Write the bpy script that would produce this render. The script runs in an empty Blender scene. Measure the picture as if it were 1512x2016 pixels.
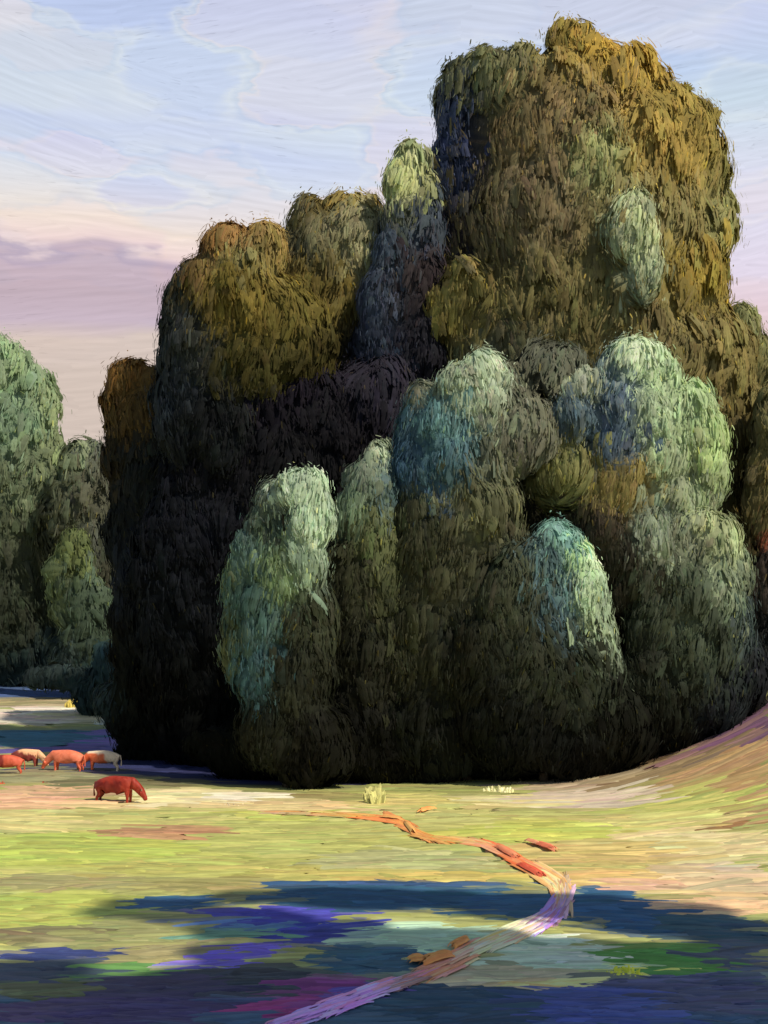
import bpy, math, random
import numpy as np
from mathutils import Vector

rng = np.random.default_rng(7)
random.seed(7)
sc = bpy.context.scene
COL = sc.collection

# ------------------------------------------------------------------ camera
F, HY, CX, CH = 2400.0, 1280.0, 756.0, 7.0       # focal px, horizon row, centre column, eye height
cd = bpy.data.cameras.new("camera"); cam = bpy.data.objects.new("camera", cd); COL.objects.link(cam)
cam.location = (0, 0, CH); cam.rotation_euler = (math.radians(90), 0, 0)
cd.sensor_fit = 'VERTICAL'; cd.sensor_height = 24; cd.lens = F / 2016 * 24
cd.shift_y = (HY - 1008) / 2016
cd.clip_start = 0.1; cd.clip_end = 9000
sc.camera = cam

# ------------------------------------------------------------------ light
SUN = np.array([0.53, -0.40, 0.75]); SUN /= np.linalg.norm(SUN)
sd = bpy.data.lights.new("sun", 'SUN'); so = bpy.data.objects.new("sun", sd); COL.objects.link(so)
sd.energy = 3.3; sd.angle = math.radians(1.2); sd.color = (1.0, 0.92, 0.80)
so.location = (60, -40, 60)
so.rotation_euler = Vector(SUN).to_track_quat('Z', 'Y').to_euler()
sc.view_settings.view_transform = 'Standard'; sc.view_settings.look = 'None'
sc.view_settings.exposure = 0.15; sc.view_settings.gamma = 1.0
sc.cycles.max_bounces = 4; sc.cycles.diffuse_bounces = 2; sc.cycles.glossy_bounces = 1


def lin(c):
    c = np.asarray(c, float) / 255.0
    return np.where(c <= 0.04045, c / 12.92, ((c + 0.055) / 1.055) ** 2.4)


class NT:
    """small helper to write node trees"""
    def __init__(s, tree):
        s.t = tree; s.n = tree.nodes; s.l = tree.links; s.n.clear()
    def new(s, kind, **kw):
        n = s.n.new(kind)
        for k, v in kw.items(): setattr(n, k, v)
        return n
    def put(s, sock, v):
        if isinstance(v, bpy.types.NodeSocket): s.l.new(v, sock)
        elif v is not None: sock.default_value = v
    def math(s, op, a, b=None, c=None, clamp=False):
        n = s.new('ShaderNodeMath', operation=op); n.use_clamp = clamp
        s.put(n.inputs[0], a); s.put(n.inputs[1], b)
        if c is not None: s.put(n.inputs[2], c)
        return n.outputs[0]
    def vmath(s, op, a, b=None):
        n = s.new('ShaderNodeVectorMath', operation=op); s.put(n.inputs[0], a)
        if b is not None: s.put(n.inputs[1], b)
        return n.outputs[0]
    def comb(s, x, y, z=0.0):
        n = s.new('ShaderNodeCombineXYZ')
        for i, v in enumerate((x, y, z)): s.put(n.inputs[i], v)
        return n.outputs[0]
    def sep(s, v):
        n = s.new('ShaderNodeSeparateXYZ'); s.put(n.inputs[0], v); return n.outputs
    def noise(s, vec, scale=1.0, detail=2.0, rough=0.5, dist=0.0):
        n = s.new('ShaderNodeTexNoise'); s.put(n.inputs['Vector'], vec)
        n.inputs['Scale'].default_value = scale; n.inputs['Detail'].default_value = detail
        n.inputs['Roughness'].default_value = rough; n.inputs['Distortion'].default_value = dist
        return n.outputs
    def maprange(s, v, a, b, c, d, smooth=False):
        n = s.new('ShaderNodeMapRange'); s.put(n.inputs[0], v)
        if smooth: n.interpolation_type = 'SMOOTHSTEP'
        for i, x in enumerate((a, b, c, d)): n.inputs[i + 1].default_value = x
        return n.outputs[0]
    def ramp(s, v, stops):
        n = s.new('ShaderNodeValToRGB'); s.put(n.inputs[0], v); e = n.color_ramp.elements
        while len(e) > 1: e.remove(e[-1])
        for i, (p, c) in enumerate(stops):
            el = e[0] if i == 0 else e.new(p)
            el.position = p; el.color = (*lin(c), 1)
        return n.outputs[0]
    def mix(s, f, a, b, mode='MIX'):
        n = s.new('ShaderNodeMix', data_type='RGBA', blend_type=mode)
        s.put(n.inputs[0], f)
        for i, v in ((6, a), (7, b)):
            if isinstance(v, bpy.types.NodeSocket): s.l.new(v, n.inputs[i])
            else: n.inputs[i].default_value = (*v, 1) if len(v) == 3 else v
        return n.outputs[2]


# ------------------------------------------------------------------ sky
def make_sky():
    w = bpy.data.worlds.new("World"); sc.world = w; w.use_nodes = True
    g = NT(w.node_tree)
    d = g.new('ShaderNodeTexCoord').outputs['Generated']
    x, y, z = g.sep(d)
    az = g.math('ARCTAN2', x, y); el = g.math('ARCSINE', z)
    P = g.comb(az, el, 0.0)
    warp = g.noise(P, 4.0, 4.0, 0.6)['Color']
    wv = g.vmath('MULTIPLY', g.vmath('SUBTRACT', warp, (0.5, 0.5, 0.5)), (0.16, 0.05, 0.0))
    Pw = g.vmath('ADD', P, wv)
    # every brush mark of cloud is one cell: own tint and own direction
    vor = g.new('ShaderNodeTexVoronoi', feature='SMOOTH_F1'); vor.inputs['Scale'].default_value = 1.0
    vor.inputs['Smoothness'].default_value = 0.35
    fine = g.vmath('MULTIPLY', g.vmath('SUBTRACT', g.noise(g.vmath('MULTIPLY', P, (30.0, 90.0, 1.0)), 1.0, 3.0)['Color'], (0.5, 0.5, 0.5)), (0.05, 0.02, 0.0))
    g.put(vor.inputs['Vector'], g.vmath('MULTIPLY', g.vmath('ADD', Pw, fine), (8.0, 26.0, 1.0)))
    cr, cg_, cb = g.sep(vor.outputs['Color'])
    vor2 = g.new('ShaderNodeTexVoronoi'); vor2.inputs['Scale'].default_value = 1.0
    g.put(vor2.inputs['Vector'], g.vmath('MULTIPLY', g.vmath('ADD', Pw, fine), (7.0, 16.0, 1.0)))
    c2 = g.sep(vor2.outputs['Color'])[0]
    ang = g.math('MULTIPLY', g.math('SUBTRACT', c2, 0.45), 0.45)
    rot = g.new('ShaderNodeVectorRotate', rotation_type='Z_AXIS')
    g.put(rot.inputs['Vector'], g.vmath('ADD', P, g.vmath('MULTIPLY', wv, (0.3, 0.3, 0.0)))); g.put(rot.inputs['Angle'], ang)
    S = g.vmath('MULTIPLY', rot.outputs[0], (14.0, 250.0, 1.0))
    S2 = g.vmath('ADD', S, (0.0, 0.6, 0.0))
    n1 = g.noise(S, 1.0, 3.0, 0.6)[0]; n2 = g.noise(S2, 1.0, 3.0, 0.6)[0]
    emb = g.math('SUBTRACT', n1, n2)
    scr = g.noise(g.vmath('MULTIPLY', rot.outputs[0], (60.0, 700.0, 1.0)), 1.0, 2.0, 0.5)[0]
    msk = g.maprange(g.noise(P, 14.0, 3.0)[0], 0.45, 0.62, 0.0, 1.0, True)
    scratch = g.math('MULTIPLY', g.maprange(scr, 0.30, 0.40, 0.16, 0.0, True), msk)
    low = g.noise(Pw, 5.0, 2.0)[0]
    e2 = g.math('ADD', el, g.math('MULTIPLY', g.math('SUBTRACT', low, 0.5), 0.045))
    e2 = g.math('ADD', e2, g.math('MULTIPLY', g.math('SUBTRACT', cg_, 0.5), 0.024))
    t = g.maprange(e2, 0.0, 0.6, 0.0, 1.0)
    def T(yp): return math.atan((HY - yp) / F) / 0.6
    left = g.ramp(t, [(T(1280), (206, 188, 176)), (T(800), (208, 190, 178)), (T(690), (212, 194, 184)),
                      (T(655), (196, 178, 192)), (T(600), (190, 170, 182)), (T(540), (196, 172, 184)), (T(528), (176, 156, 178)),
                      (T(512), (236, 210, 206)), (T(470), (240, 222, 206)), (T(425), (226, 220, 220)),
                      (T(360), (208, 216, 232)), (T(290), (188, 200, 234)), (T(240), (204, 214, 228)),
                      (T(120), (200, 212, 228)), (T(50), (190, 202, 226)), (T(0), (184, 196, 220))])
    right = g.ramp(t, [(T(1280), (206, 188, 176)), (T(700), (228, 200, 202)), (T(560), (226, 214, 230)),
                       (T(420), (226, 218, 232)), (T(330), (214, 216, 230)), (T(240), (200, 218, 230)),
                       (T(160), (190, 206, 226)), (T(60), (200, 206, 230)), (T(0), (196, 202, 226))])
    side = g.maprange(g.math('ADD', az, g.math('MULTIPLY', g.math('SUBTRACT', low, .5), .1)), -0.12, 0.14, 0, 1, True)
    c = g.mix(side, left, right)
    # tint of the single marks
    tint = g.ramp(cb, [(0.0, (178, 196, 242)), (0.3, (222, 228, 234)), (0.6, (196, 208, 226)), (0.8, (238, 222, 220)), (1.0, (206, 206, 238))])
    c = g.mix(g.maprange(el, 0.27, 0.36, 0.05, 0.40, True), c, tint)
    gain = g.math('ADD', 1.0, g.math('MULTIPLY', emb, 0.15))
    gain = g.math('MULTIPLY', gain, g.math('ADD', 0.93, g.math('MULTIPLY', n1, 0.14)))
    gain = g.math('SUBTRACT', gain, scratch)
    c = g.mix(1.0, c, g.comb(gain, gain, gain), 'MULTIPLY')
    c = g.mix(1.0, c, (0.94, 0.94, 0.94), 'MULTIPLY')
    # deep blue overhead and behind, from the physical sky
    sky = g.new('ShaderNodeTexSky', sky_type='NISHITA'); sky.sun_disc = False
    sky.sun_elevation = math.asin(SUN[2]); sky.sun_rotation = math.atan2(SUN[0], SUN[1])
    nish = g.mix(1.0, sky.outputs[0], (0.08, 0.08, 0.08), 'MULTIPLY')
    up = g.maprange(el, 0.50, 0.85, 0.0, 1.0, True)
    back = g.maprange(g.math('ABSOLUTE', az), 0.6, 1.3, 0.0, 1.0, True)
    c = g.mix(g.math('MAXIMUM', up, back), c, nish)
    bg = g.new('ShaderNodeBackground'); g.put(bg.inputs[0], c); bg.inputs[1].default_value = 1.0
    out = g.new('ShaderNodeOutputWorld'); g.l.new(bg.outputs[0], out.inputs[0])
make_sky()


# ------------------------------------------------------------------ materials
def paint(name, fine=9.0, along=0.7, bump=0.35, bdist=0.10, var=0.5, rough=0.62, weave=0.0, spec=0.3, thin=0.0):
    """thick streaky leaf / grass colour from the 'Col' attribute, grooves along each stroke"""
    m = bpy.data.materials.new(name); m.use_nodes = True; g = NT(m.node_tree)
    col = g.new('ShaderNodeVertexColor', layer_name='Col').outputs[0]
    uv = g.new('ShaderNodeUVMap', uv_map='uv').outputs[0]
    q = g.vmath('MULTIPLY', uv, (fine, along, 1.0))
    n = g.noise(q, 1.0, 3.0, 0.65, 0.3)[0]
    obj = g.new('ShaderNodeTexCoord').outputs['Object']
    n2 = g.noise(obj, 1.7, 3.0, 0.6)[0]
    v = g.math('ADD', 1.0 - var * 0.5, g.math('MULTIPLY', n, var))
    v = g.math('MULTIPLY', v, g.math('ADD', 0.75, g.math('MULTIPLY', n2, 0.5)))
    c = g.mix(1.0, col, g.comb(v, v, v), 'MULTIPLY')
    h = n
    if weave:
        X, Y, Z = g.sep(obj)
        wv = g.math('SINE', g.math('ADD', g.math('MULTIPLY', Z, 2 * math.pi / 0.62), g.math('MULTIPLY', g.noise(obj, 0.5, 1.0)[0], 9.0)))
        h = g.math('ADD', n, g.math('MULTIPLY', wv, weave))
    b = g.new('ShaderNodeBump'); b.inputs['Strength'].default_value = bump; b.inputs['Distance'].default_value = bdist
    g.put(b.inputs['Height'], h)
    p = g.new('ShaderNodeBsdfPrincipled'); g.put(p.inputs['Base Color'], c)
    p.inputs['Roughness'].default_value = rough; p.inputs['Specular IOR Level'].default_value = spec
    g.put(p.inputs['Normal'], b.outputs[0])
    o = g.new('ShaderNodeOutputMaterial'); sh = p.outputs[0]
    if thin:        # leaves let some light through
        tr = g.new('ShaderNodeBsdfTranslucent'); g.put(tr.inputs['Color'], c); mx = g.new('ShaderNodeMixShader'); mx.inputs[0].default_value = thin
        g.l.new(sh, mx.inputs[1]); g.l.new(tr.outputs[0], mx.inputs[2]); sh = mx.outputs[0]
    g.l.new(sh, o.inputs[0])
    return m

M_LEAF = paint("foliage", 12.0, 0.8, 0.38, 0.05, 0.5, 0.7, weave=0.35, spec=0.08, thin=0.38)
M_GRASS = paint("grass", 5.0, 0.4, 0.5, 0.06, 0.6, 0.65)
M_EARTH = paint("earth", 1.5, 1.5, 0.5, 0.10, 0.5, 0.8)
M_PATH = paint("path", 7.0, 0.4, 0.3, 0.04, 0.35, 0.6)
M_COW = paint("hide", 14.0, 5.0, 0.4, 0.02, 0.4, 0.6)
M_BARK = paint("bark", 9.0, 1.0, 0.6, 0.05, 0.6, 0.8)


# ------------------------------------------------------------------ mesh collection
class MB:
    def __init__(s): s.v = []; s.f = []; s.uv = []; s.c = []; s.m = []; s.n = 0
    def add(s, v, f, uv, c, m=None):
        s.m.append(m); s.v.append(v); s.f.append(f + s.n); s.uv.append(uv); s.c.append(c); s.n += len(v)
    def build(s, name, mat, parent=None, smooth=True, origin=None):
        v = np.concatenate(s.v).astype(np.float32); f = np.concatenate(s.f).astype(np.int32)
        uv = np.concatenate(s.uv).astype(np.float32); c = np.concatenate(s.c).astype(np.float32)
        if origin is not None: v = v - np.asarray(origin, np.float32)
        me = bpy.data.meshes.new(name)
        me.vertices.add(len(v)); me.vertices.foreach_set('co', v.ravel())
        me.loops.add(f.size); me.loops.foreach_set('vertex_index', f.ravel())
        me.polygons.add(len(f)); me.polygons.foreach_set('loop_start', np.arange(0, f.size, 4, dtype=np.int32))
        u = me.uv_layers.new(name='uv'); u.data.foreach_set('uv', uv[f.ravel()].ravel())
        a = me.color_attributes.new('Col', 'FLOAT_COLOR', 'POINT')
        a.data.foreach_set('color', np.concatenate([np.clip(c, 0, 1), np.ones((len(c), 1), np.float32)], 1).astype(np.float32).ravel())
        me.update(calc_edges=True)
        if smooth: me.polygons.foreach_set('use_smooth', np.ones(len(f), bool))
        me.materials.append(mat)
        if all(m is not None for m in s.m):
            me.normals_split_custom_set_from_vertices(nrm(np.concatenate(s.m)).astype(np.float32))
        o = bpy.data.objects.new(name, me); COL.objects.link(o)
        if parent is not None: o.parent = parent
        return o


def nrm(a): return a / np.maximum(np.linalg.norm(a, axis=-1, keepdims=True), 1e-9)


def grid_faces(rows, cols, n):
    r, c = np.meshgrid(np.arange(rows - 1), np.arange(cols - 1), indexing='ij')
    a = (r * cols + c).ravel()
    q = np.stack([a, a + 1, a + cols + 1, a + cols], 1)
    return (q[None] + (np.arange(n) * rows * cols)[:, None, None]).reshape(-1, 4)


def dabs(mb, P, N, T, L, W, C, cols=6, rows=4, rag=0.35, curl=0.1, thick=0.05, streak=0.14, SN=None, lay=False):
    """raised ragged strokes: P centre, N normal, T direction, L length, W width, C colour"""
    n = len(P)
    if n == 0: return
    N = nrm(N); T = nrm(T - (T * N).sum(1, keepdims=True) * N); B = np.cross(T, N)
    L = np.broadcast_to(L, n)[:, None, None]; W = np.broadcast_to(W, n)[:, None, None]
    s = np.linspace(-1, 1, rows)[None, :, None]; t = np.linspace(-1, 1, cols)[None, None, :]
    top = 1 - rag * rng.random((n, 1, cols)); bot = 1 - rag * rng.random((n, 1, cols))
    ss = np.where(s > 0, s * top, s * bot)
    wob = (rng.random((n, 1, 1)) - .5) * 0.25
    tt = t * (1 - 0.3 * s ** 2 * rng.random((n, 1, 1))) + wob * ss ** 2 + 0 * ss
    h = thick * ((1 - t ** 2) + 0.5 * (rng.random((n, rows, cols)) - .5)) * np.minimum(1, (L + W) * .8) - curl * L * ss ** 2 * .5 - 0.06 * W * t ** 2
    V = (P[:, None, None] + T[:, None, None] * (ss * L / 2)[..., None] + B[:, None, None] * (tt * W / 2)[..., None]
         + N[:, None, None] * h[..., None])
    if lay: V[..., 2] += -(thick + .08) * np.abs(ss) ** 5 + gz(V[..., 0], V[..., 1]) - gz(P[:, 0], P[:, 1])[:, None, None]
    off = rng.random((n, 1, 1)) * 50
    uv = np.stack([tt * W / 2 + off, ss * L / 2 + off * 1.7 + 0 * tt], -1)
    k = 1 + streak * rng.standard_normal((n, 1, cols, 1))
    cc = C[:, None, None] * k * (1 + 0.05 * rng.standard_normal((n, rows, 1, 1)))
    m = None
    if SN is not None:      # soft shading: each stroke turns with the clump it lies on
        m = (SN[:, None, None] + B[:, None, None] * (0.35 * tt)[..., None] + T[:, None, None] * (0.2 * ss)[..., None]).reshape(-1, 3)
    mb.add(V.reshape(-1, 3), grid_faces(rows, cols, n), uv.reshape(-1, 2), cc.reshape(-1, 3), m)


# ------------------------------------------------------------------ terrain
def sstep(a, b, x):
    t = np.clip((x - a) / (b - a), 0, 1); return t * t * (3 - 2 * t)

def gz(x, y):
    x = np.asarray(x, float); y = np.asarray(y, float)
    back = np.interp(y, [0, 74, 85, 97, 120, 200, 500, 4000], [0, 0, 0.95, 1.9, 3.5, 4.2, 5, 5])
    hill = np.minimum(0.0235 * np.maximum(x - 7.5, 0) ** 2, 9 + 0 * x) * sstep(30, 62, y) * (1 - .6 * sstep(120, 300, y))
    roll = 0.10 * np.sin(x * 0.21 + y * 0.13) * np.sin(y * 0.17) * sstep(5, 30, y) * (1 - sstep(70, 90, y))
    return back + hill + roll

def ground(px, py):
    """point of the ground seen at a column and row of the photograph"""
    px = np.asarray(px, float); py = np.asarray(py, float)
    lo = np.full(px.shape, 4.0); hi = np.full(px.shape, 1500.0)
    D = np.geomspace(12, 900, 220).reshape((-1,) + (1,) * px.ndim)
    X = (px - CX) / F * D
    row = HY - F * (gz(X, D + 0 * X) - CH) / D
    hit = row <= py + 1e-6
    i = np.argmax(hit, 0); i = np.where(hit.any(0), i, 219)
    D1 = D.ravel()
    hi = D1[i]; lo = D1[np.maximum(i - 1, 0)]
    for _ in range(18):
        m = (lo + hi) / 2; r = HY - F * (gz((px - CX) / F * m, m) - CH) / m
        up = r <= py; hi = np.where(up, m, hi); lo = np.where(up, lo, m)
    m = (lo + hi) / 2; x = (px - CX) / F * m
    return np.stack([x, m, gz(x, m)], -1)

# tints of the meadow: column, row, half width, half height, colour, shade painted into the tint?
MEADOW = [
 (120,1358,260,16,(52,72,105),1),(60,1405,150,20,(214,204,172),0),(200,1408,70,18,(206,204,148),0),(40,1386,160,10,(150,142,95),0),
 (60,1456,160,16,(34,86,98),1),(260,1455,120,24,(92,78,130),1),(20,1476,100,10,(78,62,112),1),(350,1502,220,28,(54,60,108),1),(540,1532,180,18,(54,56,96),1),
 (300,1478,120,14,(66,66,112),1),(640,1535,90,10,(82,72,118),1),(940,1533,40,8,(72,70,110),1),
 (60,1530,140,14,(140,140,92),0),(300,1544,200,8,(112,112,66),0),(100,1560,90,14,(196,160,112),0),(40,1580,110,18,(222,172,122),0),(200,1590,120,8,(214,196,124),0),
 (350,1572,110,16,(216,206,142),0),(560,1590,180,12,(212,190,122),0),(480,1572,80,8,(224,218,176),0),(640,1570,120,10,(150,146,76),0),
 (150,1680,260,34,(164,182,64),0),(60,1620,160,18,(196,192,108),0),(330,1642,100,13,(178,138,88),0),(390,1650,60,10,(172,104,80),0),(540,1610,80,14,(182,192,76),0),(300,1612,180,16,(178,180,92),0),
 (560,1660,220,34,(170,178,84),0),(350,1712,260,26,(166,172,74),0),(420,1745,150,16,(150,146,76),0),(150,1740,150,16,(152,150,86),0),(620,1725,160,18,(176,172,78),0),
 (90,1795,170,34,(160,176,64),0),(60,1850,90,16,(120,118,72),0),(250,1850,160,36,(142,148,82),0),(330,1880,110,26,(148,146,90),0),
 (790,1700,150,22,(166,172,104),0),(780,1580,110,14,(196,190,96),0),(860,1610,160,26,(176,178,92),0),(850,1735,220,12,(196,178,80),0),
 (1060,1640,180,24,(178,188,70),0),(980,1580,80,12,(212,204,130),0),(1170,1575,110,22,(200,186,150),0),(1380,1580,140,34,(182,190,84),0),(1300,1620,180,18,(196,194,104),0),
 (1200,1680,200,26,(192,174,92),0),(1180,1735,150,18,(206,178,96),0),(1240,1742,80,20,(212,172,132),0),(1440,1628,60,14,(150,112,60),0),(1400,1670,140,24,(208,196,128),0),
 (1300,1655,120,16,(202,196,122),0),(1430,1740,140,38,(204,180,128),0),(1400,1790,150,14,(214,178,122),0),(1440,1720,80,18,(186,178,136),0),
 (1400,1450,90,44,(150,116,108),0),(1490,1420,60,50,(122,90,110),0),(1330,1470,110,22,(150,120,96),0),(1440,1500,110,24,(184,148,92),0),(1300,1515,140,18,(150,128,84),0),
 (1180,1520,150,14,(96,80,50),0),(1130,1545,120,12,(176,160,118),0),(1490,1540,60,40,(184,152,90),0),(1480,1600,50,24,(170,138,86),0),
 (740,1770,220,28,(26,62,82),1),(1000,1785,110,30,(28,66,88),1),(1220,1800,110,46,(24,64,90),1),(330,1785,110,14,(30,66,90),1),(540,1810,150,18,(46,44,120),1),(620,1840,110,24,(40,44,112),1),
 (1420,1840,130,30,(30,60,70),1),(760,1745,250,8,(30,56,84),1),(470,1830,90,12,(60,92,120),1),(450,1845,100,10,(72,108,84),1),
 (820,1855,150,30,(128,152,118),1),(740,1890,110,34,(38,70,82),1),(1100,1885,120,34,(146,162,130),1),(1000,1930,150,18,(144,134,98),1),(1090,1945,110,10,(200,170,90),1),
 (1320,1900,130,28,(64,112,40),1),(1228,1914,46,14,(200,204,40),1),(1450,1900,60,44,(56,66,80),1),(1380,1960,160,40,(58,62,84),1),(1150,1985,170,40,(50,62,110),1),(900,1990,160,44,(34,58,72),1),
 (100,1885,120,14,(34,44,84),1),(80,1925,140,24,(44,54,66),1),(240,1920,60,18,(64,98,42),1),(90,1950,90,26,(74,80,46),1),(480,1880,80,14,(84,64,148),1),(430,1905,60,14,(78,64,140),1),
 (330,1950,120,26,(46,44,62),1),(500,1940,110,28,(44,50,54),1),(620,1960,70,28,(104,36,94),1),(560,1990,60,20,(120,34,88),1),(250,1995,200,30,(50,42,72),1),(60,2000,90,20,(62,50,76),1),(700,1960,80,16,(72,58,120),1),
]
_m = np.array([(a, b, c, d) for a, b, c, d, e, s in MEADOW], float)
_mg = ground(_m[:, 0], _m[:, 1]); _up = ground(_m[:, 0], np.maximum(_m[:, 1] - _m[:, 3], 1332)); _dn = ground(_m[:, 0], _m[:, 1] + _m[:, 3])
_dull = lambda c: c + (c @ np.array([.35, .6, .05]) - c) * .16 * np.array([1, 1, .7])
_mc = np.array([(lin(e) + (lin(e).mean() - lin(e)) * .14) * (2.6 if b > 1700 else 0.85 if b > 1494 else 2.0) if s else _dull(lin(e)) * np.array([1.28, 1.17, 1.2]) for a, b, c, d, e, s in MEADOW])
_rx = _m[:, 2] / F * _mg[:, 1]; _ry1 = np.maximum(_up[:, 1] - _mg[:, 1], .5); _ry0 = np.maximum(_mg[:, 1] - _dn[:, 1], .4)

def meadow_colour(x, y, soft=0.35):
    """colour of the meadow at a place, painted shade included"""
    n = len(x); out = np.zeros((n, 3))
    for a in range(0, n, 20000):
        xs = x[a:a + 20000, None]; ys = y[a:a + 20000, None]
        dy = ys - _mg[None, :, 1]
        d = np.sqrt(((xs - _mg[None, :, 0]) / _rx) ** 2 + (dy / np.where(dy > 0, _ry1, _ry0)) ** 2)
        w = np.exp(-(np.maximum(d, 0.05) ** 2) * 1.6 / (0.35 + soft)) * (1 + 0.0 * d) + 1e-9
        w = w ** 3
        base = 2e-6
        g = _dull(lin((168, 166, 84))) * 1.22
        far = sstep(45, 70, ys) ; g = g[None] * (1 - .25 * far) + (lin((50, 70, 84)) * 2.6 - g[None]) * (1 - sstep(24, 28, ys))  # default tint nearest the eye is painted dark as shade
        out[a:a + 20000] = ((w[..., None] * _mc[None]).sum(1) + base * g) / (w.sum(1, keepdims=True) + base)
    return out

def struct(o): o['kind'] = 'structure'; return o

def build_ground():
    # one sheet to the horizon, denser near the eye
    ys = np.concatenate([np.linspace(-40, 12, 12)[:-1], np.linspace(12, 130, 240), np.geomspace(132, 5000, 40)])
    xs = np.concatenate([-np.geomspace(4000, 42, 26)[:-1], np.linspace(-42, 42, 200), np.geomspace(42, 4000, 26)[1:]])
    Y, X = np.meshgrid(ys, xs, indexing='ij')
    V = np.stack([X, Y, gz(X, Y)], -1).reshape(-1, 3)
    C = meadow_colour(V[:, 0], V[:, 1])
    mb = MB(); mb.add(V, grid_faces(len(ys), len(xs), 1), V[:, :2].copy(), C)
    struct(mb.build('ground', M_EARTH))
    # grass laid in long strokes, their size growing with distance
    mb = MB()
    for cnt, ls, ws, th in ((5200, 1.1, 1.0, .06), (9000, .6, .45, .05)):
        px = rng.uniform(-420, 1950, cnt); py = 1338 + (2130 - 1338) * rng.random(cnt) ** 1.15
        G = ground(px, py); x, y = G[:, 0], G[:, 1]
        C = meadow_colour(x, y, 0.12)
        C = C * np.exp(0.09 * rng.standard_normal((cnt, 1))) * np.exp(0.04 * rng.standard_normal((cnt, 3)))
        N = nrm(np.array([0, 0, 1.]) + rng.normal(0, .012, (cnt, 3)))
        a = rng.normal(0, .22, cnt) + 0.12 * sstep(5, 14, x)
        T = np.stack([np.cos(a), np.sin(a), np.zeros(cnt)], -1)
        L = y / F * rng.uniform(110, 330, cnt) * ls
        W = np.minimum(y ** 2 / (F * CH) * rng.uniform(9, 26, cnt) * ws, y / F * 90)
        P = G + np.array([0, 0, .02]) + rng.random((cnt, 1)) * np.array([0, 0, .05])
        dabs(mb, P, N, T, L, W, C, cols=9, rows=5, rag=.3, curl=0.0, thick=th, streak=.12, lay=True)
    o = mb.build('meadow_grass', M_GRASS); o['kind'] = 'stuff'
    o['label'] = 'yellow green meadow grass in long flat strokes'
    # blades and tufts too many to count
    mb = MB(); cnt = 9000
    px = rng.uniform(-420, 1950, cnt); py = 1345 + (2130 - 1345) * rng.random(cnt)
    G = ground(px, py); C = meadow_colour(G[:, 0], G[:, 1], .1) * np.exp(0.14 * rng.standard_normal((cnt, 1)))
    h = G[:, 1] / F * rng.uniform(3, 10, cnt)
    N = nrm(np.stack([rng.normal(0, .02, cnt), rng.normal(-.06, .05, cnt), np.ones(cnt)], -1))
    T = np.stack([np.ones(cnt), rng.normal(0, .3, cnt), np.zeros(cnt)], -1)
    dabs(mb, G + np.array([0, 0, 1.]) * (h * .08)[:, None], N, T, h * rng.uniform(6, 22, cnt), h * 1.2, C, cols=4, rows=5, rag=.5, curl=.0, thick=.02, streak=.2, lay=True)
    o = mb.build('grass_tufts', M_GRASS); o['kind'] = 'stuff'
build_ground()


# ------------------------------------------------------------------ path
PATH = [ # column, row, half width, colour, blueish shade painted in
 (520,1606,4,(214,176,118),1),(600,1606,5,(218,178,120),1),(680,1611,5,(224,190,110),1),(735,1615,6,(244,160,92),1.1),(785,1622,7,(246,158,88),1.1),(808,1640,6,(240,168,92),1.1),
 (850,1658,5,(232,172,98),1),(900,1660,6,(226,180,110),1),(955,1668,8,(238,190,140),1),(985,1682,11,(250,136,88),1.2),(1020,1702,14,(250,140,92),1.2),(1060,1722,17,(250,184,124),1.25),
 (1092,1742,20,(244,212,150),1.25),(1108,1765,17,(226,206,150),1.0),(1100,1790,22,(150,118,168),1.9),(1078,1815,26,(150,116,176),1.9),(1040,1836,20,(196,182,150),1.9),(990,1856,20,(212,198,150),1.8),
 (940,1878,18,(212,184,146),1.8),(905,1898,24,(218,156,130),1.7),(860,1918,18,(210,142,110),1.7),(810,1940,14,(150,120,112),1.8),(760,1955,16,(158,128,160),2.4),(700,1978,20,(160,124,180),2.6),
 (640,2000,18,(156,122,180),2.6),(560,2026,18,(150,116,176),2.6),(460,2060,22,(140,112,160),2.4)]

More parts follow.
